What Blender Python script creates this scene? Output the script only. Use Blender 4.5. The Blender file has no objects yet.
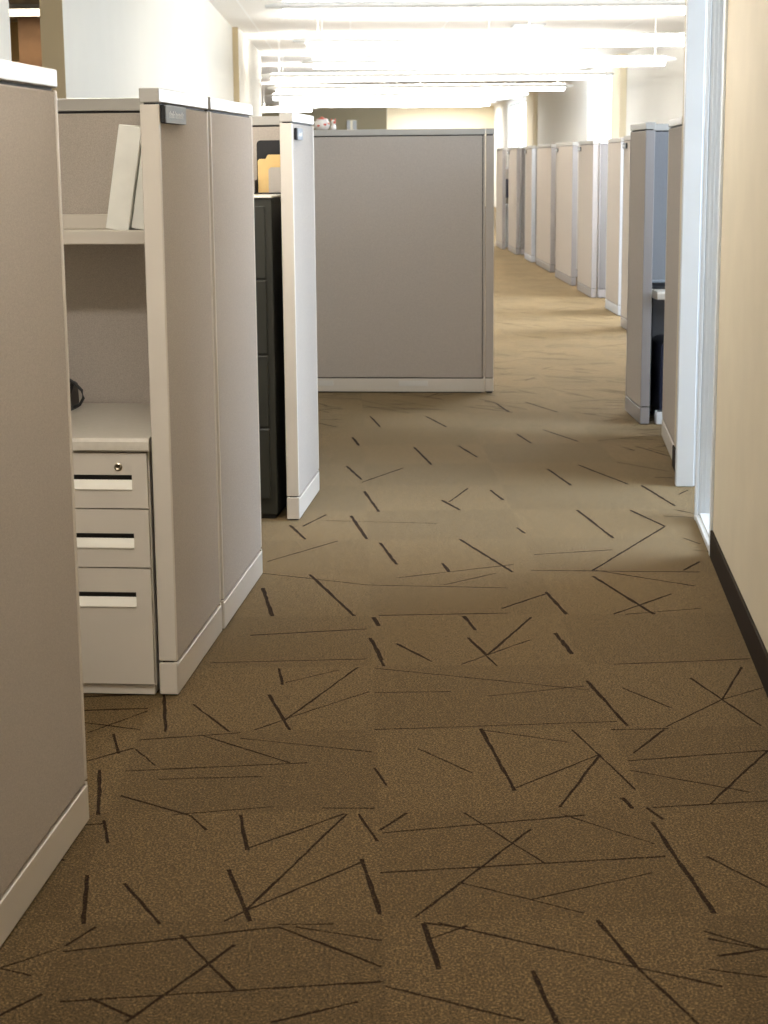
import bpy, bmesh, math, random
from mathutils import Vector, Matrix
random.seed(7)
C = bpy.context.scene.collection
# ------------------------------------------------------------------ measured camera
F_PX, CXP, CYP, EYE = 1752.0, 384.0, 512.0, 1.49
TILT = math.atan((CYP - 160.6) / F_PX); ROLL = math.radians(0.5)
def ray(px, py):
    x = (px - CXP) / F_PX; y = -(py - CYP) / F_PX
    xr = x*math.cos(ROLL) + y*math.sin(ROLL); yr = -x*math.sin(ROLL) + y*math.cos(ROLL)
    return (xr, math.cos(TILT) + yr*math.sin(TILT), -math.sin(TILT) + yr*math.cos(TILT))
def gnd(px, py, z=0.0):
    r = ray(px, py); t = (z - EYE) / r[2]
    return (r[0]*t, r[1]*t)
# frame B: the near aisle; frame A: the building grid
TH = math.atan(0.0922); SB, CB = math.sin(TH), math.cos(TH)
RB = -TH
AA = -0.0162; RA = math.atan(-AA)
def PB(s, t, z=0.0): return Vector((s*SB + t*CB, s*CB - t*SB, z))
def PA(b, a, z=0.0): return Vector((b + AA*a, a, z))
H = 1.685

# ------------------------------------------------------------------ materials
def mat(name, col, rough=0.6, metal=0.0, noise=None, bump=None, spec=0.5, emit=None, streak=None):
    m = bpy.data.materials.new(name); m.use_nodes = True
    nt = m.node_tree; b = nt.nodes['Principled BSDF']
    b.inputs['Base Color'].default_value = (*col, 1); b.inputs['Roughness'].default_value = rough
    b.inputs['Metallic'].default_value = metal; b.inputs['Specular IOR Level'].default_value = spec
    if emit:
        b.inputs['Emission Color'].default_value = (*emit[0], 1); b.inputs['Emission Strength'].default_value = emit[1]
    tc = nt.nodes.new('ShaderNodeTexCoord')
    def noise_node(scale, detail=3, stretch=None):
        n = nt.nodes.new('ShaderNodeTexNoise'); n.inputs['Scale'].default_value = scale; n.inputs['Detail'].default_value = detail
        mp = nt.nodes.new('ShaderNodeMapping'); nt.links.new(tc.outputs['Object'], mp.inputs['Vector'])
        if stretch: mp.inputs['Scale'].default_value = stretch
        nt.links.new(mp.outputs['Vector'], n.inputs['Vector']); return n
    if noise:
        sc, amt = noise[:2]
        n = noise_node(sc, 3, noise[2] if len(noise) > 2 else None)
        r = nt.nodes.new('ShaderNodeValToRGB')
        r.color_ramp.elements[0].position = 0.3; r.color_ramp.elements[1].position = 0.7
        r.color_ramp.elements[0].color = (*[max(0, c*(1-amt)) for c in col], 1)
        r.color_ramp.elements[1].color = (*[min(1, c*(1+amt)) for c in col], 1)
        nt.links.new(n.outputs['Fac'], r.inputs['Fac']); nt.links.new(r.outputs['Color'], b.inputs['Base Color'])
    if bump:
        n2 = noise_node(bump[0], 2, bump[2] if len(bump) > 2 else None)
        bp = nt.nodes.new('ShaderNodeBump'); bp.inputs['Strength'].default_value = bump[1]; bp.inputs['Distance'].default_value = 0.002
        nt.links.new(n2.outputs['Fac'], bp.inputs['Height']); nt.links.new(bp.outputs['Normal'], b.inputs['Normal'])
    return m
M = {}
M['fabric'] = mat('panel_fabric', (.455, .406, .357), .92, noise=(420, .14, (1, 1, 1)), bump=(500, .35), spec=.15)
M['paint'] = mat('beige_paint', (.64, .59, .52), .42, noise=(3, .02), bump=(900, .05))
M['cap'] = mat('cap_paint', (.43, .415, .385), .32, noise=(4, .02))
M['edge'] = mat('edge_trim', (.66, .64, .60), .30, noise=(4, .02))
M['dark'] = mat('dark_reveal', (.015, .015, .015), .6)
M['foot'] = mat('dark_base', (.02, .019, .018), .7)
M['lip'] = mat('pull_lip_glint', (.85, .82, .74), .5, noise=(5, .02))  # brighter than the body paint, so the pull seems to catch light
M['lam'] = mat('desk_laminate', (.60, .56, .49), .32, noise=(60, .04))
M['cab'] = mat('dark_green_cabinet', (.028, .029, .023), .42, noise=(6, .05))
M['wall'] = mat('white_wall', (.70, .685, .635), .85, noise=(2, .015), bump=(200, .08))
M['wallr'] = mat('cream_wall', (.64, .565, .425), .6, noise=(5, .03), bump=(220, .12))
M['tan'] = mat('tan_wall', (.50, .40, .24), .8, noise=(3, .03))
M['outer'] = mat('outer_wall', (.94, .94, .91), .85, noise=(2, .01))
M['wall_l'] = mat('left_wall', (.60, .575, .505), .9, noise=(2, .015), bump=(200, .08))
M['yellow'] = mat('yellow_wall', (.70, .50, .22), .8, noise=(3, .03))
M['brown'] = mat('brown_column', (.26, .15, .08), .7, noise=(5, .15))
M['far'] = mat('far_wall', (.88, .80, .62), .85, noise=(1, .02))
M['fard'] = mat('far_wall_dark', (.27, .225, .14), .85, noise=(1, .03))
M['frame'] = mat('pale_frame', (.64, .67, .69), .38, noise=(5, .02))
M['base'] = mat('brown_rubber', (.022, .014, .008), .8, noise=(20, .1), spec=.1)
M['binder'] = mat('white_vinyl', (.92, .92, .86), .4, noise=(14, .04), bump=(30, .1))
M['paper'] = mat('paper', (.8, .78, .72), .9, noise=(300, .08, (1, 1, 1)))
M['manila'] = mat('manila_card', (.78, .55, .24), .8, noise=(30, .03))
M['greycard'] = mat('grey_card', (.50, .46, .42), .8, noise=(30, .03))
M['black'] = mat('black_plastic', (.007, .007, .009), .5, noise=(40, .1))
M['navy'] = mat('navy_plastic', (.014, .018, .042), .35, noise=(40, .1))
M['chrome'] = mat('brass_metal', (.35, .31, .24), .3, 1.0, noise=(40, .1))
M['sign'] = mat('sign_grey', (.25, .275, .30), .6, noise=(30, .04))
M['signtext'] = mat('sign_text', (.75, .76, .75), .5, noise=(30, .02))
M['ceramic'] = mat('ceramic', (.85, .80, .74), .25, noise=(10, .02))
M['red'] = mat('red_glaze', (.62, .12, .07), .3, noise=(10, .05))
M['whitep'] = mat('white_plastic', (.75, .77, .80), .4, noise=(10, .02))
M['cable'] = mat('cable', (.75, .75, .73), .5, noise=(10, .02))
M['housing'] = mat('fixture_white', (.85, .85, .83), .35, noise=(10, .02))
M['vent'] = mat('vent_grey', (.45, .46, .47), .5, noise=(10, .02))
M['glow'] = mat('diffuser_glow', (.9, .9, .88), .5, emit=((1.0, .96, .90), 17.0))
M['glowup'] = mat('uplight_glow', (.9, .9, .88), .5, emit=((1.0, .96, .90), 33.0))
M['glowwarm'] = mat('warm_glow', (.9, .9, .85), .5, emit=((1.0, .84, .62), 4.0))
M['pane'] = mat('daylit_blind', (.9, .93, .97), .5, emit=((.80, .90, 1.0), 2.6))
M['glowdim'] = mat('dim_diffuser_glow', (.9, .9, .88), .5, emit=((1.0, .93, .84), 8.0))
M['glowkey'] = mat('key_diffuser_glow', (.9, .9, .88), .5, emit=((1.0, .94, .86), 38.0))
M['glownear'] = mat('near_diffuser_glow', (.9, .9, .88), .5, emit=((1.0, .93, .84), 33.0))

M['shadepaint'] = mat('shaded_paint', (.30, .28, .275), .4, noise=(3, .02))  # darker copy of the paint; shade on panel ends is in the colour
M['shadefab'] = mat('shaded_fabric', (.18, .17, .167), .9, noise=(300, .08), bump=(400, .3), spec=.1)  # darker copy of the fabric, colouring in facing panels that get less light
M['litpaint'] = mat('lit_bluish_paint', (.55, .58, .63), .35, noise=(3, .02))  # bright bluish copy of the paint; light on panel ends is coloured in
M['bayshadefab'] = mat('bay_shade_fabric', (.215, .215, .225), .9, noise=(300, .08), bump=(400, .3), spec=.1)  # darkened fabric; shade inside the desk bay is put into the colour
def ceiling_mat():
    m = bpy.data.materials.new('ceiling_tile'); m.use_nodes = True; nt = m.node_tree; b = nt.nodes['Principled BSDF']
    b.inputs['Roughness'].default_value = .9
    tc = nt.nodes.new('ShaderNodeTexCoord'); br = nt.nodes.new('ShaderNodeTexBrick')
    br.offset = 0; br.inputs['Scale'].default_value = 1; br.inputs['Mortar Size'].default_value = .012
    br.inputs['Brick Width'].default_value = 1.22; br.inputs['Row Height'].default_value = 1.22
    br.inputs['Color1'].default_value = (.86, .84, .80, 1); br.inputs['Color2'].default_value = (.84, .82, .78, 1)
    br.inputs['Mortar'].default_value = (.92, .92, .9, 1)
    n = nt.nodes.new('ShaderNodeTexNoise'); n.inputs['Scale'].default_value = 120
    bp = nt.nodes.new('ShaderNodeBump'); bp.inputs['Strength'].default_value = .2; bp.inputs['Distance'].default_value = .003
    nt.links.new(tc.outputs['Object'], br.inputs['Vector']); nt.links.new(tc.outputs['Object'], n.inputs['Vector'])
    nt.links.new(br.outputs['Color'], b.inputs['Base Color']); nt.links.new(n.outputs['Fac'], bp.inputs['Height'])
    nt.links.new(bp.outputs['Normal'], b.inputs['Normal'])
    return m
M['ceil'] = ceiling_mat()

def carpet_mat(name, line=False):
    m = bpy.data.materials.new(name); m.use_nodes = True; nt = m.node_tree; b = nt.nodes['Principled BSDF']
    b.inputs['Roughness'].default_value = .95; b.inputs['Specular IOR Level'].default_value = .1
    b.inputs['Sheen Weight'].default_value = .36 if not line else .0; b.inputs['Sheen Roughness'].default_value = .4
    b.inputs['Sheen Tint'].default_value = (1.0, .78, .48, 1)
    N = nt.nodes; L = nt.links
    tc = N.new('ShaderNodeTexCoord')
    n1 = N.new('ShaderNodeTexNoise'); n1.inputs['Scale'].default_value = 185; n1.inputs['Detail'].default_value = 4; n1.inputs['Roughness'].default_value = .8
    n2 = N.new('ShaderNodeTexVoronoi'); n2.inputs['Scale'].default_value = 190
    n3 = N.new('ShaderNodeTexNoise'); n3.inputs['Scale'].default_value = 38; n3.inputs['Detail'].default_value = 5; n3.inputs['Roughness'].default_value = .7
    for n in (n1, n2, n3): L.new(tc.outputs['Object'], n.inputs['Vector'])
    r = N.new('ShaderNodeValToRGB'); e = r.color_ramp.elements
    e[0].position = .40; e[0].color = (.006, .0035, .0015, 1)
    e[1].position = .62; e[1].color = (.275, .183, .081, 1)
    x = e.new(.5); x.color = (.063, .041, .017, 1)
    L.new(n1.outputs['Fac'], r.inputs['Fac'])
    mx = N.new('ShaderNodeMix'); mx.data_type = 'RGBA'; mx.blend_type = 'MULTIPLY'; mx.inputs['Factor'].default_value = .45
    L.new(r.outputs['Color'], mx.inputs['A']); 
    vr = N.new('ShaderNodeValToRGB'); vr.color_ramp.elements[0].color = (.55, .5, .45, 1); vr.color_ramp.elements[1].color = (1.45, 1.4, 1.35, 1)
    L.new(n2.outputs['Color'], vr.inputs['Fac']); L.new(vr.outputs['Color'], mx.inputs['B'])
    at = N.new('ShaderNodeAttribute'); at.attribute_name = 'tone'
    m2 = N.new('ShaderNodeMix'); m2.data_type = 'RGBA'; m2.blend_type = 'MULTIPLY'; m2.inputs['Factor'].default_value = 1
    L.new(mx.outputs['Result'], m2.inputs['A']); L.new(at.outputs['Color'], m2.inputs['B'])
    m3 = N.new('ShaderNodeMix'); m3.data_type = 'RGBA'; m3.blend_type = 'MULTIPLY'; m3.inputs['Factor'].default_value = .6
    L.new(m2.outputs['Result'], m3.inputs['A']); r3 = N.new('ShaderNodeValToRGB'); r3.color_ramp.elements[0].position = .35; r3.color_ramp.elements[0].color = (.55, .55, .55, 1); r3.color_ramp.elements[1].position = .65; r3.color_ramp.elements[1].color = (1.3, 1.3, 1.3, 1)
    L.new(n3.outputs['Fac'], r3.inputs['Fac']); L.new(r3.outputs['Color'], m3.inputs['B'])
    out = m3.outputs['Result']
    if line:
        n4 = N.new('ShaderNodeTexNoise'); n4.inputs['Scale'].default_value = 160; n4.inputs['Detail'].default_value = 2
        L.new(tc.outputs['Object'], n4.inputs['Vector'])
        rr = N.new('ShaderNodeValToRGB'); rr.color_ramp.elements[0].position = .52; rr.color_ramp.elements[1].position = .62
        L.new(n4.outputs['Fac'], rr.inputs['Fac'])
        m4 = N.new('ShaderNodeMix'); m4.data_type = 'RGBA'
        L.new(rr.outputs['Color'], m4.inputs['Factor']); m4.inputs['A'].default_value = (.020, .011, .006, 1)
        m5 = N.new('ShaderNodeMix'); m5.data_type = 'RGBA'; m5.inputs['Factor'].default_value = .45
        L.new(out, m5.inputs['A']); m5.inputs['B'].default_value = (.02, .011, .006, 1)
        L.new(m5.outputs['Result'], m4.inputs['B'])
        out = m4.outputs['Result']
    L.new(out, b.inputs['Base Color'])
    bp = N.new('ShaderNodeBump'); bp.inputs['Strength'].default_value = .5; bp.inputs['Distance'].default_value = .003
    L.new(n1.outputs['Fac'], bp.inputs['Height']); L.new(bp.outputs['Normal'], b.inputs['Normal'])
    return m
M['carpet'] = carpet_mat('carpet'); M['carpetline'] = carpet_mat('carpet_line', True)

# ------------------------------------------------------------------ mesh helpers
class MB:
    def __init__(self): self.v = []; self.f = []
    def add(self, bm, mtx=None):
        if mtx is not None: bmesh.ops.transform(bm, matrix=mtx, verts=bm.verts)
        o = len(self.v); bm.verts.index_update()
        self.v += [tuple(v.co) for v in bm.verts]
        self.f += [[o + v.index for v in f.verts] for f in bm.faces]
        bm.free(); return self
    def box(self, x0, x1, y0, y1, z0, z1, bev=0.0, seg=1, mtx=None):
        bm = bmesh.new(); bmesh.ops.create_cube(bm, size=1)
        for v in bm.verts: v.co = Vector((x0+(x1-x0)*(v.co.x+.5), y0+(y1-y0)*(v.co.y+.5), z0+(z1-z0)*(v.co.z+.5)))
        if bev: bmesh.ops.bevel(bm, geom=bm.edges[:], offset=bev, segments=seg, affect='EDGES', profile=.5)
        return self.add(bm, mtx)
    def prism(self, pts, a0, a1, axis='x', mtx=None):
        """closed 2-D outline extruded from a0 to a1 along an axis"""
        bm = bmesh.new()
        def P(p, a): return {'x': (a, p[0], p[1]), 'y': (p[0], a, p[1]), 'z': (p[0], p[1], a)}[axis]
        A = [bm.verts.new(P(p, a0)) for p in pts]; B = [bm.verts.new(P(p, a1)) for p in pts]
        n = len(pts)
        for i in range(n): bm.faces.new((A[i], A[(i+1) % n], B[(i+1) % n], B[i]))
        bm.faces.new(A); bm.faces.new(B[::-1])
        bmesh.ops.recalc_face_normals(bm, faces=bm.faces)
        return self.add(bm, mtx)
    def tube(self, pts, r, n=8):
        """round tube along a polyline"""
        pts = [Vector(p) for p in pts]; o = len(self.v)
        for i, p in enumerate(pts):
            d = (pts[min(i+1, len(pts)-1)] - pts[max(i-1, 0)]).normalized()
            u = d.cross(Vector((0, 0, 1)));  u = Vector((1, 0, 0)) if u.length < 1e-3 else u.normalized()
            w = d.cross(u).normalized()
            for k in range(n):
                a = 2*math.pi*k/n; q = p + u*math.cos(a)*r + w*math.sin(a)*r; self.v.append(tuple(q))
        for i in range(len(pts)-1):
            for k in range(n):
                a = o+i*n+k; b = o+i*n+(k+1) % n; self.f.append([a, b, b+n, a+n])
        self.f.append([o+k for k in range(n)][::-1]); self.f.append([o+(len(pts)-1)*n+k for k in range(n)])
        return self
    def lathe(self, prof, cx=0, cy=0, n=20, mtx=None):
        bm = bmesh.new(); rings = []
        for r, z in prof:
            rings.append([bm.verts.new((cx+max(r, .0004)*math.cos(2*math.pi*k/n), cy+max(r, .0004)*math.sin(2*math.pi*k/n), z)) for k in range(n)])
        for a, b in zip(rings, rings[1:]):
            for k in range(n): bm.faces.new((a[k], a[(k+1) % n], b[(k+1) % n], b[k]))
        bm.faces.new(rings[0][::-1]); bm.faces.new(rings[-1])
        bmesh.ops.recalc_face_normals(bm, faces=bm.faces)
        return self.add(bm, mtx)
    def build(self, name, m, parent=None, smooth=False, loc=None, rot=None):
        me = bpy.data.meshes.new(name); me.from_pydata(self.v, [], self.f); me.update()
        me.materials.append(m)
        if smooth:
            for p in me.polygons: p.use_smooth = True
        o = bpy.data.objects.new(name, me); C.objects.link(o)
        if parent: o.parent = parent
        if loc is not None: o.location = loc
        if rot is not None: o.rotation_euler = (0, 0, rot)
        return o
def tag(o, label=None, cat=None, group=None, kind=None):
    for k, v in (('label', label), ('category', cat), ('group', group), ('kind', kind)):
        if v: o[k] = v
    return o
def empty(name, loc, rz=0.0, label=None, cat=None, group=None, kind=None):
    o = bpy.data.objects.new(name, None); C.objects.link(o); o.location = loc; o.rotation_euler = (0, 0, rz)
    o.empty_display_size = .1
    return tag(o, label, cat, group, kind)

# ------------------------------------------------------------------ floor (carpet tiles and their woven lines)
TW, TD = .63, .597
BX0, Y0 = .045, 3.28
def build_floor():
    verts, faces, tones, mats = [], [], [], []
    def tone(i, j):
        rnd = random.Random(i*131 + j*17)
        v = (.89 if (i + j) % 2 == 0 else 1.08) + rnd.uniform(-.05, .05)
        return (v, v*(.985 if v < 1 else 1.0), v*(.95 if v < 1 else 1.0), 1)
    # fine grid where the photograph looks, wide sheets elsewhere
    for j in range(-14, 95):
        for i in range(-14, 9):
            x0 = BX0 + i*TW; y0 = Y0 + j*TD
            o = len(verts)
            for (b, a) in ((x0, y0), (x0+TW, y0), (x0+TW, y0+TD), (x0, y0+TD)): verts.append(tuple(PA(b, a, 0)))
            faces.append([o, o+1, o+2, o+3]); tones.append(tone(i, j)); mats.append(0)
    segs = []
    def crop(ox, oy, sc, lst, maxy=None):
        for (x1, y1, x2, y2, w) in lst:
            a = gnd(ox + x1/sc, oy + y1/sc); b = gnd(ox + x2/sc, oy + y2/sc)
            segs.append((a, b, w))
    T, Md, t = .0105, .0075, .0058
    crop(350, 640, 1.8373, [
     (240,163,303,277,T),(435,75,510,158,T),(555,335,670,503,T),(408,165,525,275,t),(460,210,385,308,Md),(460,210,305,272,t),(500,290,520,310,T),
     (545,308,575,330,Md),(135,520,163,605,T),(135,520,210,530,Md),(160,520,685,637,Md),(455,515,525,600,T),(525,600,640,706,Md),(335,608,380,706,T),
     (65,637,320,700,Md),(0,632,60,628,Md),(60,355,430,322,Md),(55,428,580,398,Md),(120,510,332,348,Md),(105,318,55,350,Md),(210,318,360,412,t),
     (200,445,430,502,t),(330,478,555,428,t),(388,320,560,375,t),(145,550,215,525,t),(45,165,490,150,t),(45,97,185,95,Md),(45,52,440,92,t),
     (255,103,430,85,t),(40,0,62,48,T),(220,0,270,48,Md),(205,45,330,0,t),(90,8,150,40,t),(390,0,410,25,Md),(485,45,735,35,Md),(720,50,683,110,Md),
     (625,70,755,158,Md),(683,110,580,160,t),(683,110,768,85,t),(500,88,590,125,t),(520,208,578,165,Md),(480,165,585,163,Md),(510,222,768,203,Md),
     (768,203,660,303,Md),(555,308,768,296,Md),(515,240,735,280,t),(655,398,768,455,Md),(125,200,225,245,t),(240,165,400,188,t),(650,535,768,570,t),
     (660,605,768,620,t),(22,402,55,505,T),(15,320,50,370,Md),(45,235,68,268,Md)])
    crop(60, 640, 1.8286, [
     (190,100,193,168,T),(275,42,560,35,Md),(400,52,407,82,T),(412,78,510,55,t),(382,100,420,165,T),(410,148,545,50,Md),(410,145,565,95,t),
     (405,148,355,165,t),(243,118,310,168,Md),(50,170,160,130,t),(98,172,108,208,Md),(145,183,330,170,Md),(260,175,420,225,Md),(120,240,452,225,Md),
     (330,180,570,205,t),(138,200,175,230,t),(73,238,70,320,T),(110,285,240,322,Md),(205,320,390,305,t),(240,322,268,348,Md),(330,320,342,385,T),
     (342,382,520,318,Md),(478,308,575,308,Md),(525,318,340,495,Md),(308,420,348,515,T),(340,495,555,405,Md),(340,495,300,515,t),(118,445,182,520,Md),
     (50,430,43,520,T),(80,330,88,372,Md),(5,570,400,525,Md),(400,525,588,598,Md),(400,520,500,520,t),(65,525,10,560,Md),(220,540,320,640,Md),
     (320,558,120,700,Md),(0,662,588,625,Md),(385,700,545,662,Md),(55,655,130,690,Md),(430,525,588,550,t),(180,255,370,250,t)])
    crop(250, 380, 1.7067, [(a_, b_, c_, d_, w_*1.3) for a_, b_, c_, d_, w_ in [
     (172,232,200,272,T),(195,190,220,225,T),(222,278,250,315,T),(102,332,178,403,T),(22,355,38,403,T),(328,313,340,328,T),(410,188,432,205,T),
     (508,152,548,180,T),(558,222,620,270,T),(648,222,708,250,T),(708,250,585,325,Md),(358,272,448,328,T),(455,252,470,262,Md),(327,205,358,222,T),
     (340,208,372,185,Md),(280,115,310,145,T),(355,112,388,132,T),(205,62,222,80,T),(175,98,186,112,T),(420,40,442,55,T),(455,92,480,108,T),
     (500,85,560,105,T),(560,145,645,178,T),(668,180,725,215,T),(165,147,190,170,T),(190,175,262,150,Md),(68,248,95,272,T),(470,38,525,55,T),
     (300,62,335,80,T),(30,310,150,275,t),(20,330,200,350,t),(200,350,440,355,t),(585,335,690,400,T),(505,362,540,400,T),(485,298,620,290,Md),
     (480,325,768,328,Md),(590,325,760,352,Md),(620,400,720,365,Md),(220,402,440,398,Md),(365,403,385,427,T),(405,470,480,405,Md),(405,470,372,440,Md),
     (520,432,550,468,T),(205,440,225,478,T),(0,436,200,425,Md),(250,450,305,478,Md),(210,405,220,420,T),(430,390,505,365,Md),(250,338,450,315,t),
     (330,350,420,330,t),(120,240,320,245,t),(90,250,130,230,Md),(640,400,768,390,t),(740,270,768,280,t),(740,325,768,310,Md)]])
    rnd = random.Random(3)
    for j in range(-14, 95):
        for i in range(-14, 9):
            y = Y0 + j*TD; x = BX0 + i*TW
            if y > 36: continue
            covered = (2.5 < y + .3 < 10.6) and abs(x + TW/2 + .0) < 1.45 + .0
            if 2.5 < y+.3 < 10.6 and -1.15+.09*y-.3 < x < .7+.09*y-.3: covered = True
            else: covered = False
            if covered: continue
            odd = (i + j) % 2
            for k in range(7 if y < 12 else 5):
                L_ = rnd.choice((.12, .2, .45, .55)); 
                ang = (math.radians(rnd.choice((120, 130, 115, 35, 60, 150))) if odd else math.radians(rnd.choice((8, 172, 20, 160, 125)))) + rnd.uniform(-.1, .1)
                cx_ = rnd.uniform(x+.08, x+TW-.08); cy_ = rnd.uniform(y+.08, y+TD-.08)
                dx, dy = math.cos(ang)*L_/2, math.sin(ang)*L_/2
                cl = lambda v, a, b: max(a, min(b, v))
                p = (cl(cx_-dx, x, x+TW), cl(cy_-dy, y, y+TD)); q = (cl(cx_+dx, x, x+TW), cl(cy_+dy, y, y+TD))
                segs.append((tuple(PA(*p))[:2], tuple(PA(*q))[:2], rnd.choice((T, Md, t)) if L_ > .2 else T))
    rnd = random.Random(5)
    for n_, (a, b, w) in enumerate(segs):
        a = Vector((a[0], a[1], 0)); b = Vector((b[0], b[1], 0)); d = b - a
        if d.length < .01: continue
        nrm = Vector((-d.y, d.x, 0)).normalized(); k = max(2, int(d.length/.035)); z = .0004 + (n_ % 7)*.00005
        o = len(verts)
        for q in range(k+1):
            p = a + d*(q/k) + nrm*rnd.uniform(-.0012, .0012); ww = w*.5*rnd.uniform(.65, 1.2)
            verts.append((p.x+nrm.x*ww, p.y+nrm.y*ww, z)); verts.append((p.x-nrm.x*ww, p.y-nrm.y*ww, z))
        for q in range(k):
            faces.append([o+2*q+1, o+2*q+3, o+2*q+2, o+2*q]); tones.append((1, 1, 1, 1)); mats.append(1)
    me = bpy.data.meshes.new('floor'); me.from_pydata(verts, [], faces); me.update()
    me.materials.append(M['carpet']); me.materials.append(M['carpetline'])
    at = me.color_attributes.new('tone', 'FLOAT_COLOR', 'CORNER')
    for p in me.polygons:
        p.material_index = mats[p.index]
        for li in p.loop_indices: at.data[li].color = tones[p.index]
    o = bpy.data.objects.new('floor', me); C.objects.link(o); o['kind'] = 'structure'
build_floor()

# ------------------------------------------------------------------ shell
def struct(o): o['kind'] = 'structure'; return o
ZC = 3.2
def abox(mb, b0, b1, a0, a1, z0, z1): mb.box(b0, b1, a0, a1, z0, z1)
RAo = dict(loc=(0, 0, 0), rot=RA)
struct(MB().box(-8.7, 5.7, -5, 60.4, ZC, ZC+.1).build('ceiling', M['ceil'], **RAo))
LW = -1.53
struct(MB().box(LW-.12, LW, -5, 8.18, 0, ZC).build('wall_left', M['wall_l'], **RAo))
wl = MB().box(LW-.12, LW, 9.70, 23.5, 0, ZC).box(LW-.12, LW+.075, 23.5, 29.2, 0, ZC)
struct(wl.build('wall_left_far', M['wall_l'], **RAo))
struct(MB().box(LW-.1215, LW-.001, 9.69, 9.70, 0, ZC-.001).build('trim_1', M['tan'], **RAo))
struct(MB().box(LW, LW+.074, 23.485, 23.5, 0, ZC-.001).build('trim_2', M['tan'], **RAo))
# room beyond the left opening
struct(MB().box(-8.6, LW-.12, 22.4, 22.52, 0, ZC).build('wall_back_left', M['yellow'], **RAo))
struct(MB().box(-8.7, -8.6, -5, 60, 0, ZC).build('wall_outer_left', M['far'], **RAo))
tag(MB().box(-.42, .42, -.3, .3, 0, ZC).build('column', M['brown'], loc=PA(-3.43, 21.32), rot=RA),
    'brown square column seen through the gap in the white wall', 'column')
# far end
struct(MB().box(-8.6, 5.7, 58, 58.12, 0, ZC).build('wall_back', M['far'], **RAo))
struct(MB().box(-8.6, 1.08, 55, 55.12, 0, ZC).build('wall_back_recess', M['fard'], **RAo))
# window wall (its aisle face at b = 4.6)
WR = 4.6
wins = [(5.2, 9.4), (15.7, 19.6), (31.1, 34.9), (46.2, 52.7)]
mb = MB(); a = -5.0
for (w0, w1) in wins:
    mb.box(WR, WR+.25, a, w0, 0, ZC)
    mb.box(WR, WR+.25, w0, w1, 0, .75); mb.box(WR, WR+.25, w0, w1, 3.05, ZC); a = w1
mb.box(WR, WR+.25, a, 60, 0, ZC)
struct(mb.build('wall_right_outer', M['outer'], **RAo))
for i, (w0, w1) in enumerate(wins):
    w = empty('window_%d' % (i+1), PA(WR, w0), RA, kind='structure')
    L = w1 - w0
    MB().box(.16, .18, .03, L-.03, .78, 3.02).build('pane', M['pane'], w)
    fr = MB().box(.10, .2, 0, L, .75, .79).box(.10, .2, 0, L, 3.01, 3.05).box(.10, .2, 0, .05, .79, 3.01).box(.10, .2, L-.05, L, .79, 3.01)
    for k in (1, 2): fr.box(.10, .2, L*k/3-.02, L*k/3+.02, .79, 3.01)
    fr.build('frame', M['housing'], w)
    MB().box(-.09, .1, -.02, L+.02, .72, .75).build('sill', M['wall'], w)
# pilasters beside the windows
for k, a0 in enumerate((30.0, 44.3)):
    struct(MB().box(WR-.11, WR, a0, a0+(1.0, 1.8)[k], 0, ZC).build('trim_%d' % (3+k), M['far'], **RAo))

# near right wall (frame B, aisle face at t = .645)
RT = .645; RBo = dict(loc=(0, 0, 0), rot=RB)
struct(MB().box(RT, RT+.14, -5, 6.60, 0, ZC).build('wall_right', M['wallr'], **RBo))
struct(MB().box(RT, RT+.14, 8.11, 8.62, 0, ZC).build('wall_right_far', M['wallr'], **RBo))
struct(MB().box(RT, RT+.14, 6.60, 8.11, 2.42, ZC).build('wall_right_header', M['wallr'], **RBo))
mb = MB().box(RT-.010, RT, -5, 6.585, 0, .105, .002)
struct(mb.build('baseboard_right', M['base'], **RBo))
struct(MB().box(RT-.010, RT, 8.12, 8.62, 0, .105, .002).build('baseboard_right_far', M['base'], **RBo))
# frame of the sidelight and doorway
d = empty('door_1', PB(6.60, RT), RB, kind='structure')
MB().box(-.010, .15, -.012, .03, 0, 2.42, .003).build('frame', M['frame'], d)
MB().box(-.006, .010, .03, .69, 0, .022, .002).box(.010, .15, .03, .69, 0, .03, .002).build('sill', M['frame'], d)
m_ = MB().box(-.010, .004, .68, .705, 0, 2.42, .002).box(.004, .15, .685, .74, 0, 2.42, .003)
for k in range(5): m_.box(.018+k*.016, .022+k*.016, .681, .686, .03, 2.4)
m_.build('mullion', M['frame'], d)
MB().box(-.032, .05, 1.455, 1.52, 0, 2.42, .003).box(.05, .15, 1.475, 1.51, 0, 2.42, .003).build('jamb', M['frame'], d)
MB().box(-.010, .15, .03, 1.455, 2.38, 2.42, .003).build('header', M['frame'], d)

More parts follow.
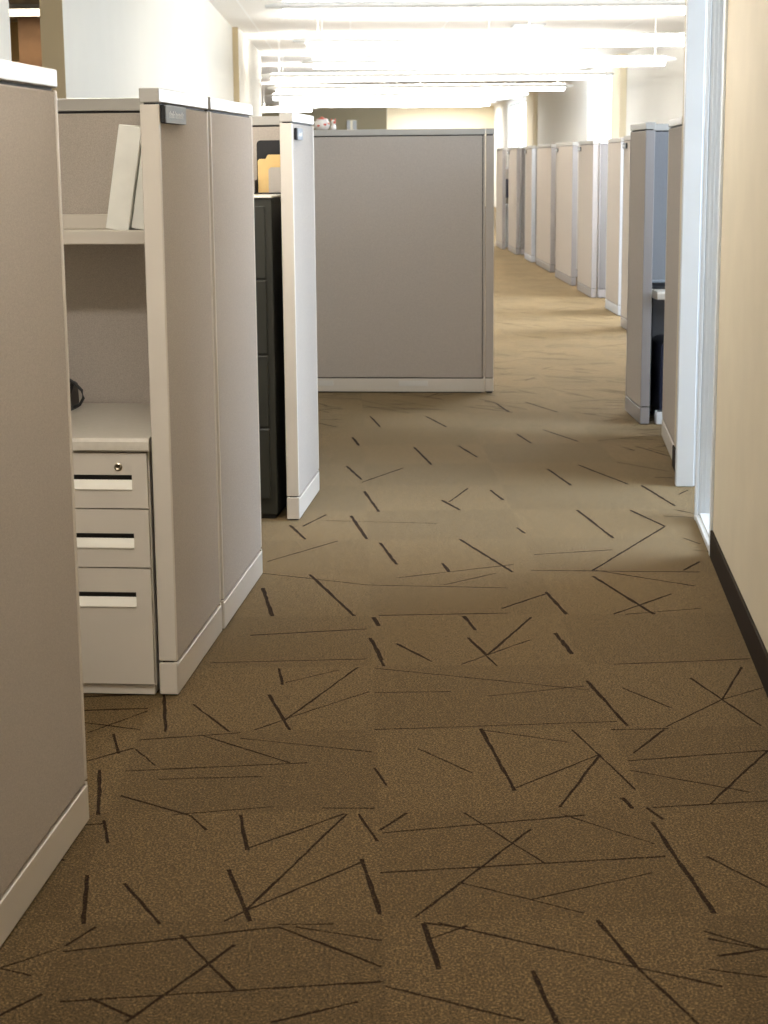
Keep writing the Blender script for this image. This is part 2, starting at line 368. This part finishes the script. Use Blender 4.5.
# ------------------------------------------------------------------ cubicle panels
def panel(name, loc, rz, L, label, T=.052, outlets=(), sign=None, group='cubicle partitions along the aisle', fab=None, pnt=None):
    """panel standing from local y=0 to y=L, thickness centred on x=0"""
    r = empty(name, loc, rz, label, 'partition', group)
    h = T/2; pnt = pnt or M['paint']
    MB().box(-h+.010, h-.010, .006, L-.006, .02, H-.036).build('core', M['dark'], r)
    for (x0, x1) in ((h-.010, h-.001), (-h+.001, -h+.010)):
        MB().box(x0, x1, .018, L-.018, .100, H-.045, .004, 2).build('fabric_face', fab or M['fabric'], r)
    for (y0, y1) in ((0, .014), (L-.014, L)): MB().box(-h, h, y0, y1, .105, H-.043, .0025).build('end_trim', pnt, r)
    for (x0, x1) in ((h-.011, h+.001), (-h-.001, -h+.011)): MB().box(x0, x1, .001, L-.001, .007, .093, .002).build('base_plate', pnt, r)
    for (y0, y1) in ((0, .012), (L-.012, L)): MB().box(-h, h, y0, y1, .007, .1, .002).build('end_plate', pnt, r)
    MB().box(-h-.0015, h+.0015, 0, L, H-.038, H, .003, 2).build('top_cap', M['cap'], r)
    MB().box(-h+.006, h-.006, .02, L-.02, 0, .02).build('foot_rail', M['foot'], r)
    for (y, w) in outlets:
        MB().box(h, h+.003, y-w/2, y+w/2, .05, .085, .0015).build('outlet_cover', M['edge'], r)
    if sign is not None:
        s, side, w, zp = sign
        sg = MB().box(side*h, side*(h+.013), s, s+w, zp-.024, zp+.024, .003) if side > 0 else MB().box(side*(h+.013), side*h, s, s+w, zp-.024, zp+.024, .003)
        b = sg.build('name_plate', M['black'], r)
        x0, x1 = sorted((side*(h+.013), side*(h+.016)))
        MB().box(x0, x1, s+.004, s+w-.002, zp-.0235, zp+.0235, .001).build('plate_face', M['sign'], b)
        tx = MB(); x0, x1 = sorted((side*(h+.016), side*(h+.0165)))
        rn = random.Random(int(s*100)+3); y = s+.06*w/.3
        words = ((.16, .40), (.45, .85))
        for (u0, u1) in words:
            y = s+w*u0
            while y < s+w*u1:
                ww = rn.choice((.006, .009, .011))*w/.3; zt = zp + rn.choice((.003, .005, .009))
                tx.box(x0, x1, y, y+ww*.45, zp-.009, zt); tx.box(x0, x1, y, y+ww, zt-.004, zt)
                y += ww + .004*w/.3
        tx.build('lettering', M['signtext'], b)
    return r
LT = -1.022; CT = LT - .026     # aisle faces of the left panels, and their centre line
panel('cubicle_panel', PB(2.25, CT-.012), RB, 3.744-2.25, 'nearest beige fabric partition at the left edge, closest to the viewer')
P2 = panel('cubicle_panel', PB(4.707, CT-.004), RB, .693, 'beige fabric partition beside the three-drawer pedestal, carrying a grey name plate', sign=(.013, 1, .27, 1.617))
P2b = panel('cubicle_panel', PB(5.421, CT), RB, 6.203-5.421, 'beige fabric partition joined behind the one with drawers, before the dark filing cabinet')
panel('cubicle_panel', PB(5.436, CT-.03), RB+math.pi/2, .93, 'beige back partition behind the shelf with white binders')
panel('cubicle_panel', PB(7.19, CT), RB, .67, 'pale bluish lit partition with small name plate, right of dark filing cabinet', sign=(.05, 1, .15, 1.60))
panel('cubicle_panel', PB(7.83, CT-.03), RB+math.pi/2, .9, 'beige partition behind the dark filing cabinet and its folders')
# facing panel across the aisle: runs along -t, its camera side is local -x
MIDL = 1.76
MID = panel('cubicle_panel', PB(11.378, -.382), RB+math.pi/2, MIDL, 'wide taupe fabric partition standing square across the middle of the view')
for (y0, y1) in ((.37, .56), (.99, 1.12)): MB().box(-.0305, -.0265, y0, y1, .045, .080, .001).build('outlet_cover', M['edge'], MID)
for c_ in MID.children:
    if c_.name.startswith('end_trim'): c_.data.materials[0] = M['fabric']
PO = empty('corner_post', PB(11.378, -.354), RB, 'narrow taupe corner post at the right end of the wide middle partition', 'post')
MB().box(-.024, .027, -.024, .024, .1, H-.045, .002).build('post_body', M['fabric'], PO)
MB().box(-.024, .027, -.024, .024, .012, .095, .002).build('base_plate', M['paint'], PO)
MB().box(-.0245, .028, -.0265, .0265, H-.038, H, .003).build('top_cap', M['cap'], PO)
MB().box(-.018, .02, -.018, .018, 0, .1).box(-.022, .022, -.02, .02, .09, H-.038).build('core', M['dark'], PO)

# right side of the aisle, near group
panel('cubicle_panel', PB(8.63, RT+.026), RB, 9.56-8.63, 'beige partition immediately beyond the pale door frame on the right')
g0 = gnd(640, 425)
panel('cubicle_panel', Vector((g0[0]+.026, g0[1], 0)), RA, .55, 'beige partition with lavender end on the right, beside the dark desk opening', pnt=M['shadepaint'])
panel('cubicle_panel', Vector((1.465+2.0, 10.43, 0)), RA+math.pi/2, 1.92, 'shaded blue-grey partition behind the right-hand desk', fab=M['bayshadefab'])
panel('cubicle_panel', Vector((3.36, 8.62, 0)), RA+math.pi/2, 1.72, 'partition closing the near side of the right-hand desk bay')

# far row down the right side
def solveL(x, Y, pxfar, yf):
    r = ray(pxfar, yf); k = r[0]/r[1]
    return (x - k*Y)/(k - AA)
row = [ # near corner px,py ; far px ; end thickness ; length of facing panel ; sign ; label
 (502, 249.5, 496, .75, 'farthest partition of the right-hand row, beside the bay with blue items', False),
 (516, 255.0, 508, 2.0, 'second farthest partition of the right-hand row, with a shaded grey facing wall', True),
 (531, 262.5, 524.5, 2.0, 'third farthest right-hand partition, with a bright bluish lit end', True),
 (550, 272.5, 536, 2.0, 'wider plain right-hand partition, fourth from the far end', False),
 (571, 286, 555, 2.0, 'wide right-hand partition with small dark sign, fifth from the far end', True),
 (591, 298, 577, 2.0, 'right-hand partition with dark sign and shaded grey facing wall beside it', True),
 (618, 316, 605, 2.0, 'right-hand partition with bright edge, second nearest of the far row', False),
 (629, 332, 621, 2.0, 'partly hidden nearest partition of the far right-hand row, with dark sign', True)]
for i, (px, py, pf, w, lab, sg) in enumerate(row):
    x, Y = gnd(px, py); L = max(.5, min(2.0, solveL(x, Y, pf, py)))
    panel('cubicle_panel', Vector((x+.03, Y, 0)), RA, L, lab, T=.06, sign=(L-.22, -1, .2, 1.60) if sg else None, pnt=M['litpaint'] if i in (2, 6) else M['shadepaint'])
def cross(x, Y, L, lab, i=0):
    panel('cubicle_panel', Vector((x+L, Y+.03, 0)), RA+math.pi/2, L, lab, T=.06, fab=M['litpaint'] if i == 2 else M['shadefab'] if i in (1, 5) else None, pnt=M['shadepaint'])
def nx(i): return gnd(row[i][0], row[i][1])
for i, near, lab in ((1, True, 'shaded grey facing partition set square behind the second farthest panel'), (2, True, 'bright facing partition square to the third farthest right-hand panel'),
                (5, True, 'shaded grey facing partition with dark seam, square to the aisle in the right-hand row'), (3, False, 'crosswise partition behind the fourth right-hand panel from the end'),
                (4, False, 'crosswise partition behind the fifth right-hand panel from the end'), (6, False, 'crosswise partition behind the second nearest far-row panel'),
                (0, False, 'crosswise partition closing the farthest right-hand bay')):
    x, Y = nx(i)
    if near: cross(x+.07, Y+.02, 2.1, lab, i)
    else:
        L = max(.5, min(2.0, solveL(x, Y, row[i][2], row[i][1])))
        cross(x+.07, Y+L-.09, 2.1, lab)

# ------------------------------------------------------------------ desks and storage
def desk(loc, rz, W, D, label, ztop=.745, th=.037, leftleg=True, legmat=None, mats=None, modesty=True):
    """front edge on local y=0, depth +y, from x=-W to x=0"""
    r = empty('desk', loc, rz, label, 'desk')
    prof = [(0.006, ztop), (0.0, ztop-.008), (0.0, ztop-th+.006), (.005, ztop-th), (D, ztop-th), (D, ztop)]
    prof = [(.014, ztop), (.006, ztop-.003), (.001, ztop-.010), (0, ztop-.02), (0, ztop-th+.004), (.004, ztop-th), (D, ztop-th), (D, ztop)]
    MB().prism(prof, -W, 0, 'x').build('worktop', mats or M['lam'], r)
    if leftleg: MB().box(-W+.01, -W+.04, .03 if not legmat else D-.12, D-.01, 0, ztop-th, .002).build('leg', M[legmat or 'paint'], r)
    if modesty: MB().box(-W+.04, -.01, D-.03, D-.012, .35, ztop-th, .002).build('modesty_panel', M['paint'], r)
    return r
desk(PB(4.690, -1.083), RB, .86, .714, 'beige desk with rounded front edge on top of the drawer pedestal')
# pedestal with three drawers
PW, PD = .378, .56
ped = empty('drawer_pedestal', PB(4.707, -1.089), RB, 'beige three-drawer pedestal with lock under the near left desk', 'drawer unit')
MB().box(-PW, 0, .012, PD, .03, .706, .002).build('body', M['paint'], ped)
MB().box(-PW+.004, -.004, .004, PD-.01, .004, .032, .002).build('base', M['paint'], ped)
MB().box(-PW+.02, -.02, .02, PD-.03, 0, .01).build('glide', M['foot'], ped)
def drawer(z0, z1, hz0, hz1):
    hx0, hx1 = -.331, -.046
    x0, x1 = -PW+.003, -.003
    m = MB()
    f0, f1 = -.006, .012
    for (a, b, c_, d_) in ((x0, hx0, z0, z1), (hx1, x1, z0, z1), (hx0, hx1, z0, hz0), (hx0, hx1, hz1, z1)):
        m.box(a, b, f0, f1, c_, d_)
    o = m.build('drawer', M['paint'], ped)
    zz = hz0 + (hz1-hz0)*.62
    MB().box(hx0, hx1, .0105, .012, hz0, hz1).build('recess_shade', M['dark'], o)  # black back paints in the shadow under the top of the opening
    pr = [(f0-.002, hz0-.003), (f0-.004, hz0+.001), (f0+.001, hz0+.012), (f0+.009, zz), (f0+.012, zz), (f0+.012, hz0-.003)]
    MB().prism(pr, hx0, hx1, 'x').build('pull', M['lip'], o)
    return o
d1 = drawer(.547, .703, .600, .641)
lk = MB().lathe([(0.0115, 0), (.0115, .004), (.008, .006), (.004, .003)], n=20, mtx=Matrix.Translation((-.083, -.005, .664)) @ Matrix.Rotation(math.radians(90), 4, 'X'))
lk.build('lock', M['chrome'], d1, smooth=False)
drawer(.378, .543, .434, .475); drawer(.038, .374, .264, .306)
# shelf with raised back lip hung on the back panel
sh = empty('shelf', PB(5.405, -1.085), RB, 'beige open shelf on the back partition holding two white binders', 'shelf')
MB().box(-.86, 0, -.33, 0, 1.268, 1.290, .002).build('board', M['paint'], sh)
MB().box(-.86, 0, -.335, -.318, 1.257, 1.298, .004, 2).build('front_lip', M['paint'], sh)
MB().box(-.86, 0, -.018, 0, 1.290, 1.335, .002).build('back_lip', M['paint'], sh)
for (x0, x1) in ((-.855, -.84), (-.02, -.004)): MB().box(x0, x1, -.30, 0, 1.12, 1.268, .002).build('bracket', M['paint'], sh)
# binders
def binder(s, t, lean, label, w=.068, h=.302, dp=.27, sc=1.0):
    r = empty('ring_binder', PB(s, t, 1.291), RB, label, 'binder', 'white binders on the open shelf')
    r.rotation_euler = (0, lean, RB)
    MB().box(-w, -w+.004, .004, dp, 0, h, .0015).box(-.004, 0, .004, dp, 0, h, .0015).box(-w, 0, 0, .005, 0, h, .002).build('cover', M['binder'], r)
    MB().box(-w+.008, -.012, .015, dp-.02, .008, h-.012).build('pages', M['paper'], r)
    return r
binder(5.10, -1.215, math.radians(9.7), 'white ring binder leaning right, left one of the pair on the shelf')
binder(5.115, -1.142, math.radians(9.7), 'white ring binder mostly hidden between the other binder and the partition', h=.268)

# black desk phone and its cord
ph = empty('desk_phone', PB(5.25, -1.522, .745), RB, 'black desk phone with a looping cord, half hidden on the near left desk', 'phone')
MB().prism([(-.07, 0), (.07, 0), (.06, .075), (.03, .085), (-.07, .02)], -.10, .080, 'x').build('base', M['black'], ph)
hs = MB().box(-.005, .040, -.09, .09, .092, .110, .008, 2).box(-.008, .043, -.10, -.05, .070, .100, .01, 2).box(-.008, .043, .05, .10, .075, .105, .01, 2)
hs.build('handset', M['navy'], ph)
MB().tube([(.035, .0, .105), (.060, .0, .100), (.086, .0, .083), (.108, .0, .060), (.112, .0, .036), (.100, .0, .016), (.078, .0, .008)], .0048, 8).build('cord', M['black'], ph)

# dark filing cabinet with four drawers
CW, CD, CH = .46, .58, 1.352
fc = empty('filing_cabinet', PB(7.215, -1.118), RB, 'tall dark green-black four-drawer filing cabinet between two left-hand partitions', 'cabinet')
MB().box(-CW, 0, 0.006, CD, .02, CH-.006, .003).build('body', M['cab'], fc)
MB().box(-CW, 0.001, -.002, CD, CH-.008, CH, .002).build('top_edge', M['lip'], fc)
MB().box(-CW+.01, -.01, .02, CD-.02, 0, .03).build('plinth', M['foot'], fc)
zs = [.085, .392, .700, 1.012, 1.315]
for k in range(4):
    o = MB().box(-CW+.028, -.028, -.004, .010, zs[k]+.004, zs[k+1]-.004, .003).build('drawer', M['cab'], fc)
    MB().box(-.30, -.16, -.014, -.004, zs[k+1]-.085, zs[k+1]-.065, .003).build('handle', M['chrome'], o)
    MB().box(-.27, -.19, -.006, -.004, zs[k+1]-.06, zs[k+1]-.035).build('label_holder', M['vent'], o)
# file holder and folders on top
hd = empty('file_holder', PB(7.62, -1.128, CH), RB, 'black rounded file holder standing on the dark filing cabinet', 'file holder')
def rrect(x0, x1, z0, z1, r, n=5, top=True):
    p = [(x0, z0), (x1, z0)]
    for (cx_, cz, a0) in ((x1-r, z1-r, 0), (x0+r, z1-r, 90)):
        for k in range(n+1): a = math.radians(a0+90*k/n); p.append((cx_+r*math.cos(a), cz+r*math.sin(a)))
    return p
MB().prism(rrect(-.128, .04, 0, .229, .018), .10, .108, 'y').build('back', M['black'], hd)
MB().box(-.128, .04, 0, .10, 0, .006, .002).box(-.128, -.123, 0.03, .10, 0, .06, .001).build('tray', M['black'], hd)
def folder(ds, dt, w, h, tab, m, label, z=.0065):
    o = MB()
    pts = [(-w, 0), (0, 0), (0, h), (-w+.01, h), (-w, h-.01)]
    if tab: pts = [(-w, 0), (0, 0), (0, h+.0), (-w+.06, h+.0), (-w+.05, h+.0), (-w+.045, h), (-w+.01, h), (-w, h-.01)]
    if tab: pts = [(-w, 0), (0, 0), (0, h+.018), (-w+.045, h+.018), (-w+.035, h), (-w+.008, h), (-w, h-.008)]
    o.prism(pts, 0, .006, 'y')
    f = o.build('file_folder', m, loc=PB(7.62+ds, -1.128+dt, CH+z), rot=RB)
    tag(f, label, 'folder', 'folders in the file holder')
folder(.060, .03, .148, .143, True, M['manila'], 'manila folder with raised tab standing in the black file holder')
folder(.040, .03, .098, .107, False, M['greycard'], 'grey card in front of the manila folder on the filing cabinet')

# ------------------------------------------------------------------ ornaments on the middle partition
pt = empty('ceramic_pot', PB(11.378, -1.425, H), RB, 'white ceramic pot with red patches on the wide middle partition', 'pot')
MB().lathe([(.030, 0), (.046, .012), (.050, .03), (.044, .052), (.036, .060), (.039, .066), (.032, .066), (.030, .052), (.034, .03), (.0, .008)], n=24).build('bowl', M['ceramic'], pt, smooth=True)
MB().lathe([(.038, .062), (.030, .070), (.012, .076), (.006, .082), (.0, .084)], n=20).build('lid', M['red'], pt, smooth=True)
MB().tube([(-.044, 0, .05), (-.062, 0, .048), (-.066, 0, .034), (-.058, 0, .02), (-.046, 0, .018)], .005, 8).build('handle', M['ceramic'], pt, smooth=True)
for (ax, az) in ((-60, .034), (-110, .028), (-20, .04)):
    a = math.radians(ax); c_ = Vector((math.cos(a)*.0475, math.sin(a)*.0475, az))
    MB().lathe([(.0, -.003), (.010, -.001), (.010, .002), (.0, .004)], n=12, mtx=Matrix.Translation(c_) @ c_.to_track_quat('Z', 'Y').to_matrix().to_4x4()).build('spot', M['red'], pt)
fg = empty('figurine', PB(11.378, -1.352, H), RB, 'tiny white and red eared figurine right of the ceramic pot', 'figurine')
MB().lathe([(.012, 0), (.019, .006), (.018, .022), (.011, .034), (.015, .040), (.017, .050), (.011, .060), (.0, .063)], n=16).build('body', M['ceramic'], fg, smooth=True)
for s in (-1, 1):
    MB().lathe([(.006, 0), (.005, .010), (.0, .018)], n=8, mtx=Matrix.Translation((s*.009, 0, .055)) @ Matrix.Rotation(s*.3, 4, 'Y')).build('ear', M['red'], fg)
MB().box(.002, .018, -.021, -.012, .038, .056, .004, 2).build('patch', M['red'], fg)
fr = empty('wall_frame', PA(1.02-1.0, 54.99, 2.43), RA, 'small grey twin-panelled wall plate on the far tan wall', 'wall plate')
for (x0, x1) in ((-.16, -.06), (.02, .13)): MB().box(x0, x1, -.03, 0, 0, .27, .005).build('panel', M['vent'], fr)
MB().box(-.165, .135, -.015, 0, -.01, .285, .003).build('backing', M['far'], fr)

# ------------------------------------------------------------------ right-hand desk bay
dk = desk(Vector((3.0, 9.86, 0)), RA, 1.46, .50, 'pale desk in the right-hand bay beyond the door frame', ztop=.757, th=.045, legmat='foot', modesty=False)
def atY(px, py, Y):
    r = ray(px, py); k = Y/r[1]; return Vector((r[0]*k, Y, EYE + r[2]*k))
tp = empty('telephone', Vector((atY(659, 289, 10.12).x, 10.12, .757)), RA, 'small black telephone on the right-hand desk', 'phone')
MB().prism([(-.07, 0), (.07, 0), (.07, .032), (-.07, .012)], -.045, .06, 'x').build('base', M['black'], tp)
MB().box(-.045, .045, -.015, .025, .032, .048, .006, 2).build('handset', M['sign'], tp)
tw = empty('computer_tower', Vector((atY(662, 400, 10.05).x+.035, 10.0, 0)), RA, 'black round-topped computer tower under the right-hand desk', 'computer')
MB().prism(rrect(-.055, .12, .06, .47, .05), 0, .34, 'y').build('case', M['navy'], tw)
MB().box(-.045, .11, .01, .33, 0, .06).build('stand', M['black'], tw)
MB().box(.0, .008, -.003, 0, .30, .36).build('light_strip', M['sign'], tw)
pb = empty('power_adapter', Vector((atY(659, 424, 9.90).x, 9.90, 0)), RA, 'small white box on the floor under the right-hand desk', 'box')
MB().box(-.017, .03, 0, .06, 0, .075, .006, 2).build('case', M['whitep'], pb)
MB().box(-.010, .02, -.001, .02, .073, .079, .001).build('top_socket', M['black'], pb)
dp = MB().box(-.004, .004, 0, .02, .02, .62, .002).build('x', M['black'], pb); bpy.data.objects.remove(dp)

# farthest bay furniture
x0, Yb = gnd(506, 249.5)
b0 = Vector((2.30, 30.55, 0))
desk(Vector((3.2, 30.25, 0)), RA, 1.1, .5, 'white desk in the farthest right-hand bay', mats=M['whitep'], leftleg=False, modesty=False)
mo = empty('monitor', Vector((2.22, 30.45, .745)), RA, 'dark blue screen on the white desk in the farthest bay', 'monitor')
MB().box(-.11, .13, 0, .02, .10, .42, .004).build('screen', M['navy'], mo)
MB().box(-.05, .05, -.03, .08, 0, .012, .003).box(-.01, .01, .01, .03, .012, .12).build('stand', M['black'], mo)
cb = empty('low_cabinet', Vector((2.24, 30.32, 0)), RA, 'blue-grey low cabinet under the farthest white desk', 'cabinet')
MB().box(-.12, .25, 0, .4, .02, .70, .003).build('body', M['frame'], cb)
for k in range(3): MB().box(-.11, .24, -.008, 0, .05+k*.215, .245+k*.215, .003).build('drawer', M['frame'], cb)
s2 = empty('shelf', Vector((2.17, 30.5, 0)), RA, 'white shelf in the farthest right-hand bay', 'shelf')
MB().box(-.06, .9, -.2, .13, 1.33, 1.36, .003).build('board', M['whitep'], s2)
ob = empty('ring_binder', Vector((2.18, 30.36, 1.36)), RA, 'white binder on the shelf of the farthest bay', 'binder')
MB().box(-.03, .05, 0, .2, 0, .27, .003).build('cover', M['binder'], ob)
MB().box(-.025, .045, .004, .205, .006, .262).build('pages', M['paper'], ob)

# ------------------------------------------------------------------ ceiling lights
def pendant(Y, bl, br, label, z=2.63, glow='glow', up='glowup'):
    L = br - bl
    r = empty('pendant_light', PA((bl+br)/2, Y, z), RA, label, 'ceiling light', 'rows of long white pendant lights')
    h = L/2
    # slim tapered body
    MB().prism([(-.13, .02), (-.10, .0), (.10, .0), (.13, .02), (.12, .055), (-.12, .055)], -h+.12, h-.12, 'x').build('housing', M['housing'], r)
    for s in (-1, 1):
        m = MB(); bm = bmesh.new()
        big = [(-.13, .02), (-.10, .0), (.10, .0), (.13, .02), (.12, .055), (-.12, .055)]
        A = [bm.verts.new((s*(h-.12), y, z_)) for y, z_ in big]; B = [bm.verts.new((s*h, y*.35, .02+(z_-.02)*.5)) for y, z_ in big]
        for i in range(6): bm.faces.new((A[i], A[(i+1) % 6], B[(i+1) % 6], B[i]))
        bm.faces.new(A); bm.faces.new(B); bmesh.ops.recalc_face_normals(bm, faces=bm.faces)
        m.add(bm).build('end_cap', M['housing'], r)
        MB().tube([(s*(h-.25), 0, .055), (s*(h-.25), 0, ZC-z)], .004, 6).build('cable', M['cable'], r)
    MB().tube([(0, 0, .055), (0, 0, ZC-z)], .004, 6).build('cable', M['cable'], r)
    MB().prism([(-.10, .0), (-.08, -.03), (-.04, -.05), (.04, -.05), (.08, -.03), (.10, .0)], -h+.14, h-.14, 'x').build('diffuser', M[glow], r)
    MB().box(-h+.14, h-.14, -.11, .11, .055, .058).build('uplight', M[up], r)
for (Y, a_, b_, l, g_) in ((-2.2, -1.3, .7, 'white pendant light overhead behind the viewer, out of the picture', 'glowdim'),
        (3.1, -1.42, .25, 'white pendant light overhead between the two nearest left partitions, out of the picture', 'glowkey'),
        (6.5, -1.42, .85, 'white pendant light overhead before the dark filing cabinet, out of the picture', 'glownear')):
    pendant(Y, a_, b_, l, glow=g_, up='glowdim')
rows = [(9.75, -.70, .95), (14.0, -.65, 4.1), (17.9, -.57, 4.1), (21.7, -.59, 3.91), (25.2, -1.25, 3.68), (29.2, -1.35, 3.60), (32.6, -1.55, 3.21),
        (37.0, -1.6, 2.98), (40.2, -2.2, -.75)]
ordn = ['long white pendant light hanging just above the top of the view', 'nearest visible long white pendant light across the top', 'second visible white pendant light row from the top',
        'third white pendant row, with a pointed right tip by the door frame', 'fourth white pendant row from the top of the view', 'fifth white pendant row, ending left of the bright window',
        'sixth white pendant row from the top of the view', 'seventh white pendant row, far down the office', 'eighth white pendant row, just above the far wall',
        'third farthest white pendant row near the far wall', 'second farthest white pendant row near the far wall', 'farthest white pendant row, right against the far wall']
for (Y, a_, b_), l in zip(rows, ordn): pendant(Y, a_, b_, l, **(dict(glow='glowdim', up='glowdim') if Y < 10 else {}))
for Y, bc, hw, l in ((46.5, .4, 2.4, 'added flat light panel brightening the far wall, wider and nearer of two'), (56.2, 2.75, 1.4, 'added flat light panel brightening the far wall, small farthest one')):
    t_ = empty('added_panel_light', PA(bc, Y, ZC-.06), RA, l, 'ceiling light')  # panels added only to brighten the far wall and ceiling end
    MB().box(-hw, hw, -.65, .65, 0.01, .06, .005).build('housing', M['housing'], t_)
    MB().box(-hw+.05, hw-.05, -.6, .6, 0, .011).build('diffuser', M['glow'], t_)
tr = empty('strip_light', PA(-3.95, 20.3, ZC-.06), RA, 'bright ceiling strip light seen through the left wall gap', 'ceiling light')
MB().box(-1.5, 1.5, -.45, .45, 0.01, .06, .005).build('housing', M['housing'], tr)
MB().box(-1.45, 1.45, -.4, .4, 0, .011).build('diffuser', M['glowwarm'], tr)
# small ceiling air vents
for i, (px, py, w, lab) in enumerate(((528, 26, .42, 'flat grey ceiling vent nearest the top right'), (608, 37, .24, 'small grey ceiling vent at the right, near the windows'),
                                  (568, 55, .3, 'grey ceiling vent farther back on the right'), (322, 37, .36, 'grey ceiling vent at the left among the pendant lights'), (326, 57, .5, 'farther grey ceiling vent at the left'))):
    r = ray(px, py); k = (ZC-.012-EYE)/r[2]
    v = empty('ceiling_vent', (r[0]*k, r[1]*k, ZC-.012), RA, lab, 'vent', 'grey air vents in the ceiling')
    MB().box(-w/2, w/2, -.25, .25, 0, .012, .002).build('plate', M['vent'], v)
    sl = MB()
    for q in range(6): sl.box(-w/2+.02, w/2-.02, -.2+q*.07, -.175+q*.07, -.008, 0)
    sl.build('slats', M['housing'], v)

# ------------------------------------------------------------------ lights
def area(name, loc, rot, sx, sy, power, col):
    l = bpy.data.lights.new(name, 'AREA'); l.shape = 'RECTANGLE'; l.size = sx; l.size_y = sy; l.energy = power; l.color = col
    o = bpy.data.objects.new(name, l); C.objects.link(o); o.location = loc; o.rotation_euler = rot; return o
# daylight entering at the windows (shines toward -x)
for (w0, w1), pw in zip(wins, (240, 360, 360, 300)):
    area('window_daylight', PA(WR-.05, (w0+w1)/2, 1.9), (0, math.radians(90), RA), 2.2, w1-w0-.2, pw, (.60, .77, 1.0) if w0 < 10 else (.78, .88, 1.0))
W = bpy.data.worlds.new('World'); bpy.context.scene.world = W; W.use_nodes = True
bg = W.node_tree.nodes['Background']; bg.inputs[0].default_value = (1.0, .90, .76, 1); bg.inputs[1].default_value = 1.7

# ------------------------------------------------------------------ camera
cd = bpy.data.cameras.new('camera'); cam = bpy.data.objects.new('camera', cd); C.objects.link(cam)
cd.sensor_fit = 'HORIZONTAL'; cd.sensor_width = 36; cd.lens = F_PX/768*36
cd.clip_start = .05; cd.clip_end = 200
cam.matrix_world = Matrix.Translation((0, 0, EYE)) @ Matrix.Rotation(math.pi/2 - TILT, 4, 'X') @ Matrix.Rotation(-ROLL, 4, 'Z')
cd.dof.use_dof = True; cd.dof.focus_distance = 5.5; cd.dof.aperture_fstop = 12
sc = bpy.context.scene; sc.camera = cam
sc.view_settings.view_transform = 'Standard'; sc.view_settings.look = 'None'; sc.view_settings.exposure = 0.22
try:
    sc.cycles.use_denoising = True; sc.cycles.use_light_tree = True; sc.cycles.max_bounces = 8; sc.cycles.diffuse_bounces = 5
    sc.cycles.sample_clamp_indirect = 6
except Exception: pass
